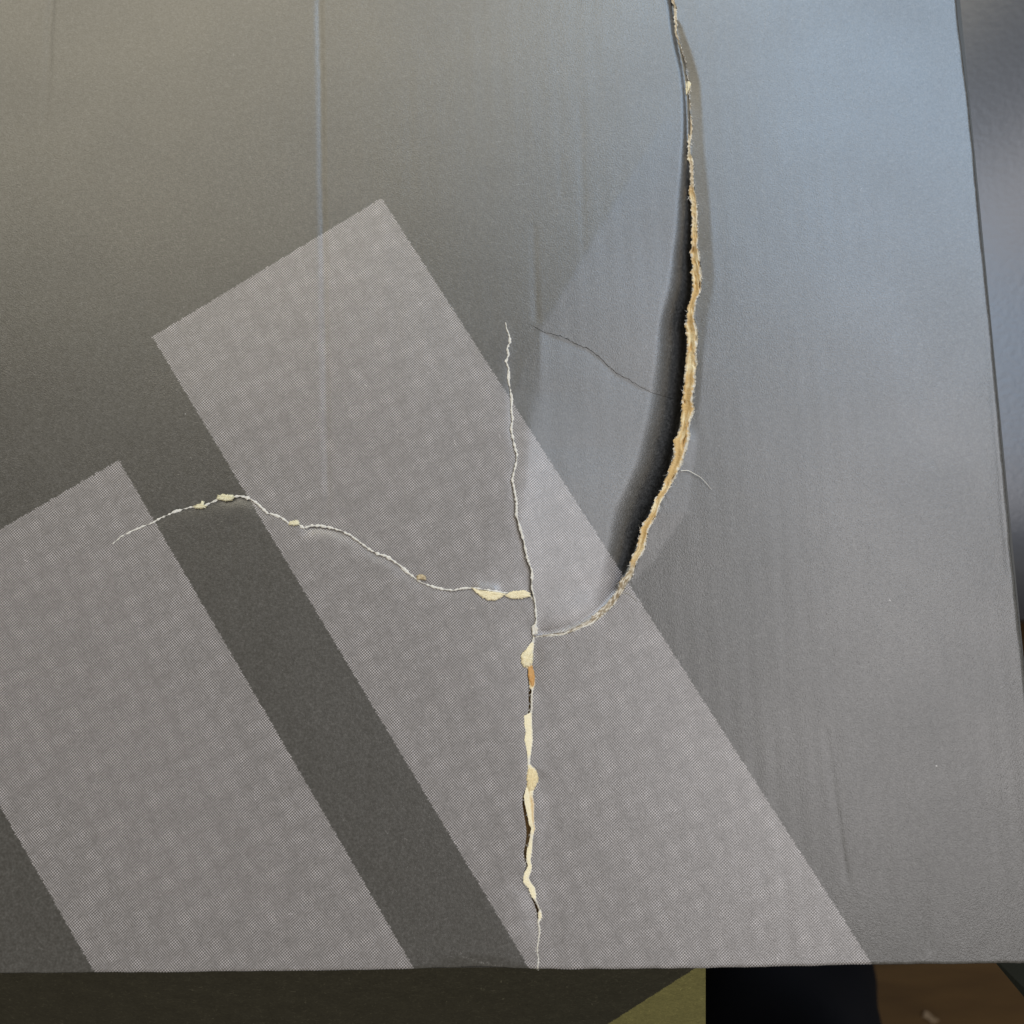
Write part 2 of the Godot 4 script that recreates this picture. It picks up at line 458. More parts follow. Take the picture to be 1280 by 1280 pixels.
# the print: plain dark ink, with stripes left as a screen of small light dots
func print_image(rect: Rect2, size: Vector2i, stripes: Array, ink: int, tone: int, amp: float, sd: int, tint: Vector3, scuffs := [], grain := 1.0) -> ImageTexture:
	var per := size.x / rect.size.x
	var n1 := FastNoiseLite.new(); n1.seed = sd; n1.frequency = 0.21; n1.fractal_octaves = 3
	var n2 := FastNoiseLite.new(); n2.seed = sd + 1; n2.frequency = 0.02; n2.fractal_octaves = 4
	var a := n1.get_image(size.x, size.y).get_data()
	var b := n2.get_image(size.x, size.y).get_data()
	var n3 := FastNoiseLite.new(); n3.seed = sd + 2; n3.frequency = 0.085; n3.fractal_octaves = 2
	var e := n3.get_image(size.x, size.y).get_data()
	var out := PackedByteArray(); out.resize(size.x * size.y)
	var bare := PackedByteArray(); bare.resize(size.x * size.y)
	var pitch := 0.99 * per
	var cx := PackedFloat32Array(); cx.resize(size.x)
	for x in size.x:
		cx[x] = cos(TAU * x / pitch)
	for y in size.y:
		var row := y * size.x
		for x in size.x:
			out[row + x] = ink + int(grain * ((a[row + x] - 128) / 5 + (e[row + x] - 128) / 9)) + ((b[row + x] - 128) >> 5)
		var yq := (floorf(y / (pitch * 0.5)) + 0.5) * pitch * 0.5
		var cy := cos(TAU * y / pitch)
		for s in stripes:
			var x0 := 1e9; var x1 := -1e9
			for k in s.size():
				var u: Vector2 = (s[k] - rect.position) * per
				var w: Vector2 = (s[(k + 1) % s.size()] - rect.position) * per
				if (u.y > yq) != (w.y > yq):
					var x := lerpf(u.x, w.x, (yq - u.y) / (w.y - u.y))
					x0 = minf(x0, x); x1 = maxf(x1, x)
			if x1 < x0:
				continue
			x0 = roundf(2.0 * x0 / pitch) * pitch * 0.5; x1 = roundf(2.0 * x1 / pitch) * pitch * 0.5
			for x in range(clampi(int(x0), 0, size.x), clampi(int(x1), 0, size.x)):
				var k := row + x
				bare[k] = 1
				# two screens laid over each other a few degrees apart
				var u2 := (x * 0.9945 + y * 0.1045) * TAU / (pitch * 1.03); var v2 := (y * 0.9945 - x * 0.1045) * TAU / (pitch * 1.03)
				out[k] = clampi(int(tone + (cx[x] * cy + 0.6 * cos(u2) * cos(v2)) * amp * (0.5 + b[k] / 280.0)) + ((a[k] - 128) / 9) + ((e[k] - 128) / 14) + ((b[k] - 128) >> 5), 0, 255)
	# short light fibres and specks in the paper
	var r := RandomNumberGenerator.new(); r.seed = sd + 7
	for i in 11000:
		var q := Vector2(r.randf() * size.x, r.randf() * size.y)
		var turn := r.randf() * TAU
		var len := r.randf_range(1.0, 9.0)
		var gain := r.randf_range(6.0, 24.0) * (2.6 if r.randf() < 0.02 else 1.0)
		if len < 2.5 and r.randf() < 0.35:
			gain = -gain * 0.8
		for k in int(len):
			turn += r.randf_range(-0.25, 0.25)
			q += Vector2.from_angle(turn)
			var x := int(q.x); var y := int(q.y)
			if x >= 0 and y >= 0 and x < size.x and y < size.y:
				out[y * size.x + x] = clampi(int(out[y * size.x + x] + gain), 0, 255)
	# worn places: [line in mm, gain, spread in mm]
	for s in scuffs:
		var line := resample(s[0], 0.25)
		for q in line:
			for k in 3:
				var w: Vector2 = (q + Vector2(r.randfn(0.0, s[2]), r.randfn(0.0, s[2])) - rect.position) * per
				var x := int(w.x); var y := int(w.y)
				if x >= 0 and y >= 0 and x < size.x and y < size.y and r.randf() < 0.7:
					out[y * size.x + x] = clampi(int(out[y * size.x + x] + s[1] * r.randf()), 0, 255)
	# the board left bare in the stripes has a tint of its own
	var rgb := PackedByteArray(); rgb.resize(size.x * size.y * 3)
	for i in size.x * size.y:
		var g := out[i]
		if bare[i]:
			rgb[i * 3] = mini(255, int(g * tint.x)); rgb[i * 3 + 1] = mini(255, int(g * tint.y)); rgb[i * 3 + 2] = mini(255, int(g * tint.z))
		else:
			rgb[i * 3] = g; rgb[i * 3 + 1] = g; rgb[i * 3 + 2] = g
	return ImageTexture.create_from_image(Image.create_from_data(size.x, size.y, false, Image.FORMAT_RGB8, rgb))


func box() -> void:
	var o := thing("cardboard_box", "dark grey cardboard box with two pale halftone stripes and long ragged tears in its top", "cardboard box", Vector3(0, SEAT, 0))
	var off := o.position
	var stripes := []
	for q in [[-80, 708.5, 149, 574.5, 519, 1212, 536, 1240, 139, 1260, 119, 1216, 0, 1007, -80, 868], [190.5, 420.5, 477.5, 247, 1091, 1205, 1112, 1240, 684, 1250, 663, 1212]]:
		var s := PackedVector2Array()
		for p in pts(q):
			s.append(flat_mm(p))
		stripes.append(s)
	var scuffs := []
	for q in [[[566, 1186, 580, 1196, 600, 1203, 628, 1208], 42.0, 0.25], [[1092, 1204, 1180, 1203.4, 1290, 1202.4], 34.0, 0.22], [[-20, 1214.5, 120, 1213.8], 20.0, 0.3], [[1196, 4, 1217, 185], 22.0, 0.3], [[1224, 262, 1258, 620, 1286, 900], 30.0, 0.3],
			[[1150, 1085, 1210, 1060], 10.0, 1.5], [[180, 1030, 140, 1060, 118, 1090], -16.0, 0.25], [[1112, 750, 1113, 752], 120.0, 0.1], [[1170, 957, 1171, 958], 120.0, 0.1], [[231, 517, 232, 518], 120.0, 0.1], [[534, 465, 536, 466], 90.0, 0.15]]:
		var line := PackedVector2Array()
		for p in pts(q[0]):
			line.append(flat_mm(p))
		scuffs.append([line, q[1], q[2]])
	var ink := material("printed_card", Color(1, 0.972, 0.965), 0.40, 0.7)
	ink.clearcoat_enabled = true; ink.clearcoat = 1.0; ink.clearcoat_roughness = 0.38
	ink.albedo_texture = print_image(SHEET_MM, Vector2i(2048, 2048), stripes, 52, 120, 84.0, 21, Vector3(1.0, 0.987, 1.006), scuffs)
	ink.texture_repeat = false
	ink.normal_enabled = true
	ink.normal_texture = noise_normal(0.44, 2048, 2.2, 2, 5)
	ink.normal_scale = 0.2
	ink.roughness_texture = noise_grey(0.006, 1024, 0.74)

	# pieces of the top: the splits part it, the grid lies in all of them
	var xs := PackedFloat32Array(); var ys := PackedFloat32Array()
	for i in 10:
		xs.append(-260.0 + i * 25.0); ys.append(-260.0 + i * 25.0)
	for i in 445:
		xs.append(-10.0 + i * 2.5)
	for i in 80:
		xs.append(1102.5 + i * 2.5)
	xs[xs.size() - 1] = 1300.0
	for i in 481:
		ys.append(-10.0 + i * 2.5)
	for y in [1194.0, 1198.0, 1202.0, 1205.0, 1207.0, 1209.0, 1210.5, 1212.0]:
		ys.append(y)
	var under := PackedVector2Array()      # the left pieces slip under the torn lip of the right one
	for i in tear_l.size():
		var shift := Vector2(2.5, 0.0) if i < n_main - 12 else Vector2(1.0, 2.0) if i < n_main else Vector2(look(tear_l[i].y, [800, 2, 830, 2, 835, -1, 862, -1.5, 890, -1, 896, 1, 950, -0.5, 985, 0, 1003, -3, 1020, -4.5, 1050, -4, 1070, -2, 1085, -1.5, 1105, 0, 1125, -1, 1145, 0, 1155, 1.5]), 0)
		under.append(tear_l[i] + shift)
	var right := PackedVector2Array([Vector2(800, -300)])
	right.append_array(tear_r)
	right.append_array(PackedVector2Array([Vector2(670, 1300), Vector2(1500, 1300), Vector2(1500, -300)]))
	var tongue := PackedVector2Array([Vector2(640, -300)])
	var jag := resample(slit, 3.0)
	for i in jag.size():
		jag[i].x += 0.45 * fine.get_noise_2d(i * 2.0, 77.0)
	tongue.append(Vector2(630, 380)); tongue.append_array(jag)
	for i in range(n_main - 1, -1, -1):
		tongue.append(under[i])
	tongue.append(Vector2(799, -300))
	var jab := resample(branch, 3.0)
	for i in jab.size():
		jab[i].y += 0.6 * fine.get_noise_2d(i * 2.0, 91.0)
	var upper := PackedVector2Array([Vector2(-300, -300), Vector2(640, -300), Vector2(630, 380)])
	for q in jag:
		if q.y < 752.0:
			upper.append(q)
	for i in range(jab.size() - 1, -1, -1):
		upper.append(jab[i])
	upper.append(Vector2(120, 690)); upper.append(Vector2(-300, 780))
	var lower := PackedVector2Array([Vector2(-300, 780), Vector2(120, 690)])
	lower.append_array(jab)
	for q in jag:
		if q.y > 753.0:
			lower.append(q)
	for i in range(n_main, under.size()):
		lower.append(under[i])
	lower.append(Vector2(668, 1300)); lower.append(Vector2(-300, 1300))
	var top := ArrayMesh.new()
	sheet_piece(right, h_right, xs, ys, top, off)
	sheet_piece(tongue, h_tongue, xs, ys, top, off)
	sheet_piece(upper, h_upper, xs, ys, top, off)
	sheet_piece(lower, h_lower, xs, ys, top, off)
	var panel := put("top_panel", top, ink, o)

	tears(panel, off)
	walls(o, ink, off)


# ---------------------------------------------------------------- torn edges

func tears(panel: Node3D, off: Vector3) -> void:
	var pulp := material("torn_paper", Color.WHITE, 0.95, 0.15)
	pulp.vertex_color_use_as_albedo = true
	pulp.normal_enabled = true
	pulp.uv1_triplanar = true
	pulp.uv1_scale = Vector3(90, 90, 90)
	pulp.normal_texture = noise_normal(0.05, 256, 6.0, 3, 15)
	pulp.normal_scale = 0.55
	var white := Color(0.78, 0.76, 0.72); var kraft := Color(0.66, 0.46, 0.22); var cream := Color(0.93, 0.84, 0.60); var brown := Color(0.42, 0.24, 0.09)

	# 1: the wide tear: printed liner on top, corrugated core below it, ragged inner liner at the foot
	var rows := []; var cols := []
	var ra := PackedVector2Array(); var la := PackedVector2Array()
	for i in n_main - 1:
		var n := maxi(1, int(tear_r[i].distance_to(tear_r[i + 1]) / 1.2))
		for k in n:
			ra.append(tear_r[i].lerp(tear_r[i + 1], float(k) / n)); la.append(tear_l[i].lerp(tear_l[i + 1], float(k) / n))
	ra.append(tear_r[n_main - 1]); la.append(tear_l[n_main - 1])
	var pits := [[357.0, 0.22, 6.0, 1.6], [553.0, 0.34, 10.0, 2.2], [424.0, 0.16, 5.0, 1.2], [388.0, 0.3, 4.0, 1.0], [530.0, 0.2, 3.0, 1.0], [437.0, 0.5, 2.0, 0.4]]
	for k in 22:
		pits.append([rng.randf_range(200.0, 690.0), rng.randf_range(0.16, 0.30) if k % 3 else rng.randf_range(0.5, 0.8), rng.randf_range(2.0, 7.0), rng.randf_range(0.5, 1.4)])
	for i in ra.size():
		var r := ra[i]; var l := la[i]
		var y := r.y
		l.x += 2.2 * wob.get_noise_2d(i * 1.6, 220.0) * smoothstep(4.0, 9.0, r.distance_to(l))
		var wide := r.distance_to(l)
		var h0 := h_right(r + Vector2(0.6, 0)) + 0.05
		var drop := clampf(wide * PXMM * 0.95, 0.35, 3.6)
		var row := PackedVector3Array(); var col := []
		for k in 13:
			var t := k / 12.0
			var q := r.lerp(l, t)
			var rag := fine.get_noise_2d(i * 0.9, t * 3.0)
			var streak := fine.get_noise_2d(t * 16.0, i * 0.14 + 60.0)
			q += (l - r).normalized() * rag * (1.7 if k == 0 or k == 12 else 0.3)
			var f := smoothstep(0.0, 0.10, t) * 0.22 + smoothstep(0.10, 0.85, t) * 0.58 + smoothstep(0.85, 1.0, t) * 0.20
			var h := h0 - drop * f + 0.22 * rag * smoothstep(11.0, 5.0, wide) + 0.10 * streak * minf(1.0, wide / 8.0)
			# ridges of the core run along the tear
			h += 0.10 * sin(t * 9.0 + 2.0 * wob.get_noise_2d(i * 0.5, 8.0)) * smoothstep(5.0, 10.0, wide)
			for pit in pits:
				var e := Vector2((y - pit[0]) / pit[2], (t - pit[1]) / 0.11).length_squared()
				if e < 1.0:
					h -= pit[3] * (1.0 - e)
			row.append(at(q, h))
			var c := kraft.lerp(cream, clampf(0.18 + 0.7 * streak + 0.9 * wob.get_noise_2d(i * 0.9, 140.0), 0, 1))
			c = c.lerp(brown, clampf(-0.15 + 0.8 * wob.get_noise_2d(t * 40.0, i * 0.6), 0, 0.6))
			var rim := smoothstep(0.24, 0.10, t + 0.16 * rag) + smoothstep(0.86, 0.97, t + 0.2 * rag) * clampf(0.4 + fine.get_noise_2d(i * 0.5, 50.0) * 1.6, 0, 1)
			var pale := smoothstep(9.0, 4.0, wide) * 0.55 + smoothstep(735.0, 770.0, y) * 0.2
			c = c.lerp(white, clampf(maxf(rim, pale), 0, 1))
			# shredded, dusty end of the tear
			var shred := smoothstep(690.0, 730.0, y)
			c = c.lerp(Color(0.24, 0.20, 0.16).lerp(white, smoothstep(-0.1, 0.35, fine.get_noise_2d(i * 0.35 + t * 6.0, t * 9.0 + 400.0))), 0.8 * shred)
			col.append(c)
		rows.append(row); cols.append(col)
	reverse_rows(rows, cols)
	var core := put("torn_edge", strip(rows, cols, off), pulp, panel)
	core.set_meta("label", "wide ragged tear with tan corrugated core showing")

	# 2: the split below the junction: cream inner layer laid bare, narrow and wide by turns
	rows = []; cols = []
	ra = PackedVector2Array(); la = PackedVector2Array()
	for i in range(n_main - 1, tear_r.size() - 1):
		var n := maxi(1, int(tear_r[i].distance_to(tear_r[i + 1]) / 1.2))
		for k in n:
			ra.append(tear_r[i].lerp(tear_r[i + 1], float(k) / n)); la.append(tear_l[i].lerp(tear_l[i + 1], float(k) / n))
	for i in ra.size():
		var r := ra[i]; var l := la[i]
		var y := r.y
		if y > front_edge(670) + 1.0:
			break
		var wide := r.distance_to(l)
		var bare := look(y, [860, 1, 863, 0, 890, 0, 893, 1, 1030, 1, 1034, 0.6, 1105, 1, 1122, 1, 1128, 0.0, 1137, 0.0, 1141, 0.6, 1150, 0.6, 1155, 0.0, 1300, 0.0])
		var h0 := h_right(r + Vector2(0.6, 0)) + 0.06
		var row := PackedVector3Array(); var col := []
		for k in 9:
			var t := k / 8.0
			var rag := fine.get_noise_2d(i * 1.1, t * 3.0 + 200.0)
			var reach := lerpf(minf(1.0, 2.2 / wide), 1.0, bare)
			var q := r.lerp(l, t * reach) + Vector2(rag * (0.7 if k > 0 else 0.4), 0)
			var h := h0 - (0.10 + 0.35 * (1.0 - bare)) * t + 0.10 * sin(t * PI) + 0.12 * rag * t
			row.append(at(q, h))
			var c := cream.lerp(Color(0.9, 0.82, 0.62), clampf(0.4 + rag, 0, 1))
			c = c.lerp(kraft, clampf(look(y, [990, 0, 1000, 1, 1035, 0.9, 1045, 0]) * smoothstep(0.5, 0.2, t) + smoothstep(833, 838, y) * smoothstep(862, 856, y) * 1.0, 0, 1))
			c = c.lerp(white, clampf(smoothstep(5.0, 2.5, wide * reach) + smoothstep(0.25, 0.05, t) * 0.5, 0, 1))
			col.append(c)
		rows.append(row); cols.append(col)
	reverse_rows(rows, cols)
	var split := put("torn_edge", strip(rows, cols, off), pulp, panel)
	split.set_meta("label", "lower split with bare cream paper showing in it")

	# 3 and 4: thin tears, only the white torn thickness of the printed sheet shows
	var thin := put("torn_edge", strip_along(resample(slit, 1.1), 2.5, 0.55, [0, 0.45, 0.08, 1.0, 1, 1.0], func(q): return maxf(h_upper(q), h_tongue(q)), white, off, 120.0), pulp, panel)
	thin.set_meta("label", "thin white wavy upright tear")
	var side := put("torn_edge", strip_along(resample(branch, 1.1), 2.3, 0.7, [0, 0.4, 0.05, 0.9, 0.5, 1.05, 1, 1.0], func(q): return maxf(h_upper(q), h_lower(q)), white, off, 160.0), pulp, panel)
	side.set_meta("label", "thin white tear curving off to the left")

	# flakes of the pale inner layer that stick out of the tears
	for f in [
		[[589, 734, 598, 737.5, 612, 739, 624, 740.5, 632, 742.5, 627, 747, 619, 750.5, 610, 750, 603, 747, 596, 741], 0.35, cream],
		[[631, 744.5, 637, 740, 646, 738.5, 656, 738, 662, 741, 663.5, 745.5, 655, 747.5, 645, 748.5, 637, 748], 0.35, cream],
		[[654, 815, 659, 812, 664.5, 811, 666, 818, 666, 829, 660, 833.5, 655, 834, 652, 829, 651.5, 820], 0.55, cream],
		[[660.5, 833, 665.5, 832, 668.5, 845, 668, 856, 665, 859, 662, 850, 660, 842], 0.30, Color(0.66, 0.36, 0.14)],
		[[661, 957, 668, 959.5, 672.5, 967, 672.5, 977, 667, 988, 661, 992, 659, 981, 658.7, 967], 0.5, Color(0.90, 0.76, 0.48)],
		[[241, 633, 247, 630, 251, 629.5, 252, 625.5, 255, 626.5, 255.5, 631, 258.5, 632, 257, 635, 250, 636, 244, 635.5], 0.7, Color(0.86, 0.82, 0.6)],
		[[270.5, 623.5, 272, 618.5, 275.5, 619, 279, 617, 283, 618.5, 291, 618.5, 294, 621.5, 290, 625.5, 283, 626.5, 275, 625], 0.8, Color(0.86, 0.82, 0.6)],
		[[361, 652, 367, 651, 371, 649.5, 374, 652.5, 375, 656, 368, 657, 362, 656], 0.5, Color(0.86, 0.82, 0.62)],
		[[520, 721, 524, 718, 529, 718.5, 533, 721.5, 533, 725, 527, 724.5, 521, 724.5], 0.9, Color(0.62, 0.52, 0.36)],
		[[665, 783, 669.5, 778, 672, 786, 672.5, 792.5, 666, 793.5], 0.3, white],
		[[857, 101, 862, 103, 864.5, 104, 862, 111, 859.5, 117, 857.5, 118, 856.5, 110], 0.4, cream],
		[[1155, 1262, 1155, 1262], 0.0, cream],
	]:
		if f[1] > 0.0:
			put("paper_flake", flake(pts(f[0]), f[1], f[2], off), pulp, panel)

	# loose hairs of paper
	put("loose_fibre", tube(pts([851, 588.7, 860, 588.3, 867.5, 592, 876, 597, 883.7, 605, 889.5, 612]), [0.9, 2.2, 2.4, 2.0, 1.6, 1.0], 0.16, 0.05, h_right, off, white), pulp, panel)
	put("loose_fibre", tube(pts([778, 742.5, 783.5, 741, 790, 745.5, 797, 752]), [0.3, 0.8, 0.6, 0.2], 0.11, 0.05, h_right, off, Color(0.5, 0.48, 0.45)), pulp, panel)
	put("loose_fibre", tube(pts([376, 658, 383, 665, 381, 668]), [0.3, 0.5, 0.2], 0.10, 0.04, h_lower, off, white), pulp, panel)
	# fuzz along both rims of the wide tear and the split, too small to pick apart
	var st_v := PackedVector3Array(); var st_c := PackedColorArray(); var st_i := PackedInt32Array()
	for i in 760:
		var s := rng.randi_range(2, tear_r.size() - 3)
		var on_r := rng.randf() < 0.6
		var line := tear_r if on_r else tear_l
		var q := line[s].lerp(line[s + 1], rng.randf())
		var dir := (line[s + 1] - line[s]).normalized().rotated(rng.randf_range(-1.3, 1.3))
		if rng.randf() < 0.5:
			dir = -dir
		var len := rng.randf_range(1.2, 3.6) if rng.randf() < 0.85 else rng.randf_range(4.0, 8.0)
		var h := h_right(q + Vector2(1, 0)) + 0.1
		if not on_r:
			var k := tear_r[s].distance_to(tear_l[s])
			h -= clampf(k * PXMM * 0.95, 0.0, 3.6) if s < n_main else 0.1
		var side_v := dir.orthogonal() * rng.randf_range(0.2, 0.42) / (1.0 + 0.2 * maxf(0.0, len - 3.0))
		var a := st_v.size()
		st_v.append(at(q - side_v, h)); st_v.append(at(q + dir * len, h + rng.randf_range(-0.1, 0.5))); st_v.append(at(q + side_v, h))
		for k in 3:
			st_c.append(white)
		if side_v.cross(dir) < 0.0:
			st_i.append_array([a, a + 1, a + 2])
		else:
			st_i.append_array([a, a + 2, a + 1])
	var fuzz := put("paper_fuzz", build(st_v, PackedVector2Array(), st_c, st_i, off), pulp, panel)
	fuzz.set_meta("kind", "stuff")

	# hairline fold across the tongue: a lip of the printed sheet pushed up over its lower half
	var fold := material("fold_of_card", Color(0.045, 0.045, 0.045), 0.6, 0.4)
	var crease := resample(pts([664, 406, 672, 411, 680, 415.5, 690, 418, 700, 420, 716, 428, 722, 431, 735, 436, 750, 447, 758, 456, 770, 466, 785, 474, 800, 483, 815, 491, 832, 496, 848, 499]), 1.5)
	rows = []
	for i in crease.size():
		var q := crease[i] + Vector2(0, 1.1 * fine.get_noise_2d(i * 0.5, 300.0))
		var t := float(i) / crease.size()
		var w := 0.15 + 0.7 * sin(PI * pow(t, 0.5)) * (0.7 + 1.3 * fine.get_noise_2d(i * 0.5, 310.0))
		var h := h_tongue(q + Vector2(0, -1.5))
		rows.append(PackedVector3Array([at(q + Vector2(0.3 * w, -0.9 * w), h + 0.02), at(q, h + 0.05), at(q + Vector2(-0.25, 0.55) * w, h - 0.25)]))
	for r in rows:
		r.reverse()
	put("crease", strip(rows, [], off), fold, panel)


func reverse_rows(rows: Array, cols: Array) -> void:
	for i in rows.size():
		rows[i].reverse(); cols[i].reverse()


func strip_along(line: PackedVector2Array, width: float, vary: float, taper: Array, height: Callable, c: Color, off: Vector3, sd: float) -> ArrayMesh:
	var rows := []; var cols := []
	var n := line.size()
	for i in n:
		var dir := (line[mini(i + 1, n - 1)] - line[maxi(i - 1, 0)]).normalized()
		var side := dir.orthogonal()
		if side.x > 0.0 and absf(side.x) > absf(side.y) or side.y > 0.0 and absf(side.y) >= absf(side.x):
			side = -side
		var w := width * look(float(i) / n, taper) * (1.0 + vary * (fine.get_noise_2d(i * 0.45, sd) * 1.7 + wob.get_noise_2d(i * 1.1, sd) * 1.2))
		w = maxf(w, 0.5)
		var q := line[i] + side * 0.5 * fine.get_noise_2d(i * 0.7, sd + 9.0)
		var h: float = height.call(q)
		var row := PackedVector3Array(); var col := []
		for k in 5:
			var t := k / 4.0 - 0.5
			row.append(at(q - side * t * w, h + 0.03 + 0.22 * (1.0 - 4.0 * t * t) + 0.08 * fine.get_noise_2d(i * 0.9, sd + k * 7.0)))
			col.append(c.darkened(clampf(0.08 - 0.3 * fine.get_noise_2d(i * 0.8, sd + k * 3.0), 0, 0.3)))
		rows.append(row); cols.append(col)
	# left to right seen from above while the rows go down the picture or to the right
	var down := absf(line[n - 1].y - line[0].y) > absf(line[n - 1].x - line[0].x)
	if not down:
		reverse_rows(rows, cols)
	return strip(rows, cols, off)


func flake(edge: PackedVector2Array, thick: float, c: Color, off: Vector3) -> ArrayMesh:
	edge = resample(edge, 0.8)
	var mid := Vector2.ZERO
	for q in edge:
		mid += q / edge.size()
	var v := PackedVector3Array(); var col := PackedColorArray(); var idx := PackedInt32Array()
	var low := 1e9
	for q in edge:
		low = minf(low, maxf(h_right(q), h_lower(q)) if q.x > 640 else h_lower(q))
	var h0 := (h_right(mid) if mid.x > 645 else h_upper(mid) if mid.y < 800 else h_lower(mid)) + 0.05
	var steps := [1.0, 0.97, 0.75, 0.45, 0.0]; var lift := [-0.25, 0.55, 0.95, 1.0, 1.0]
	var n := edge.size()
	for s in 5:
		for i in n:
			var rag := fine.get_noise_2d(edge[i].x * 2.2, edge[i].y * 2.2 + s * 2.0)
			var q := mid.lerp(edge[i], steps[s]) + (edge[i] - mid).normalized() * rag * (2.0 if s < 2 else 0.6 if s < 4 else 0.0)
			v.append(at(q, h0 + thick * (lift[s] + 0.35 * rag * (1.0 if s < 4 else 0.0))))
			col.append(c.lerp(Color(0.62, 0.48, 0.26), clampf(0.9 * fine.get_noise_2d(edge[i].x * 1.1 + s, 500.0 + edge[i].y * 0.3 + s * 4.0), 0.0, 0.5)).darkened(clampf(0.05 - 0.35 * rag, 0.0, 0.3)))
	for s in 4:
		for i in n:
			var a := s * n + i; var b := s * n + (i + 1) % n
			idx.append_array([a, b, b + n, a, b + n, a + n])
	# front faces run clockwise seen from above
	var area := 0.0
	for i in n:
		area += edge[i].cross(edge[(i + 1) % n])
	if area < 0.0:
		for i in range(0, idx.size(), 3):
			var w := idx[i + 1]; idx[i + 1] = idx[i + 2]; idx[i + 2] = w
	return build(v, PackedVector2Array(), col, idx, off)


func tube(line: PackedVector2Array, lifts: Array, r0: float, r1: float, height: Callable, off: Vector3, c: Color) -> ArrayMesh:
	var curve := Curve3D.new()
	for i in line.size():
		var p := at(line[i], height.call(line[i]) + lifts[i] * 0.5)
		var d := (at(line[mini(i + 1, line.size() - 1)]) - at(line[maxi(i - 1, 0)])) * 0.16
		curve.add_point(p, -d, d)
	curve.bake_interval = 0.0005
	var b := curve.get_baked_points()
	var rows := []; var cols := []
	for i in b.size():
		var d := (b[mini(i + 1, b.size() - 1)] - b[maxi(i - 1, 0)]).normalized()
		var s := d.cross(Vector3.UP).normalized(); var u := s.cross(d)
		var r := lerpf(r0, r1, float(i) / b.size()) * MM
		var row := PackedVector3Array(); var col := []
		for k in 7:
			var a := TAU * k / 6.0
			row.append(b[i] + (s * cos(a) + u * sin(a)) * r); col.append(c)
		rows.append(row); cols.append(col)
	return strip(rows, cols, off)


# ---------------------------------------------------------------- the rest of the box

func quad_sheet(a: Vector3, b: Vector3, c: Vector3, d: Vector3, off: Vector3, thick := 0.003, uv4 := []) -> ArrayMesh:   # a-b far edge, d-c near edge; clockwise from the front
	var n := (c - a).cross(b - a).normalized() * thick
	var st := SurfaceTool.new(); st.begin(Mesh.PRIMITIVE_TRIANGLES)
	var v := [a, b, c, d, a - n, b - n, c - n, d - n]
	for f in [[0, 1, 2, 3], [5, 4, 7, 6], [4, 5, 1, 0], [5, 6, 2, 1], [6, 7, 3, 2], [7, 4, 0, 3]]:
		for k in [0, 1, 2, 0, 2, 3]:
			st.set_smooth_group(-1)
			st.set_uv(uv4[f[k] % 4] if uv4.size() else Vector2.ZERO)
			st.add_vertex(v[f[k]] - off)
	st.generate_normals()
	return st.commit()


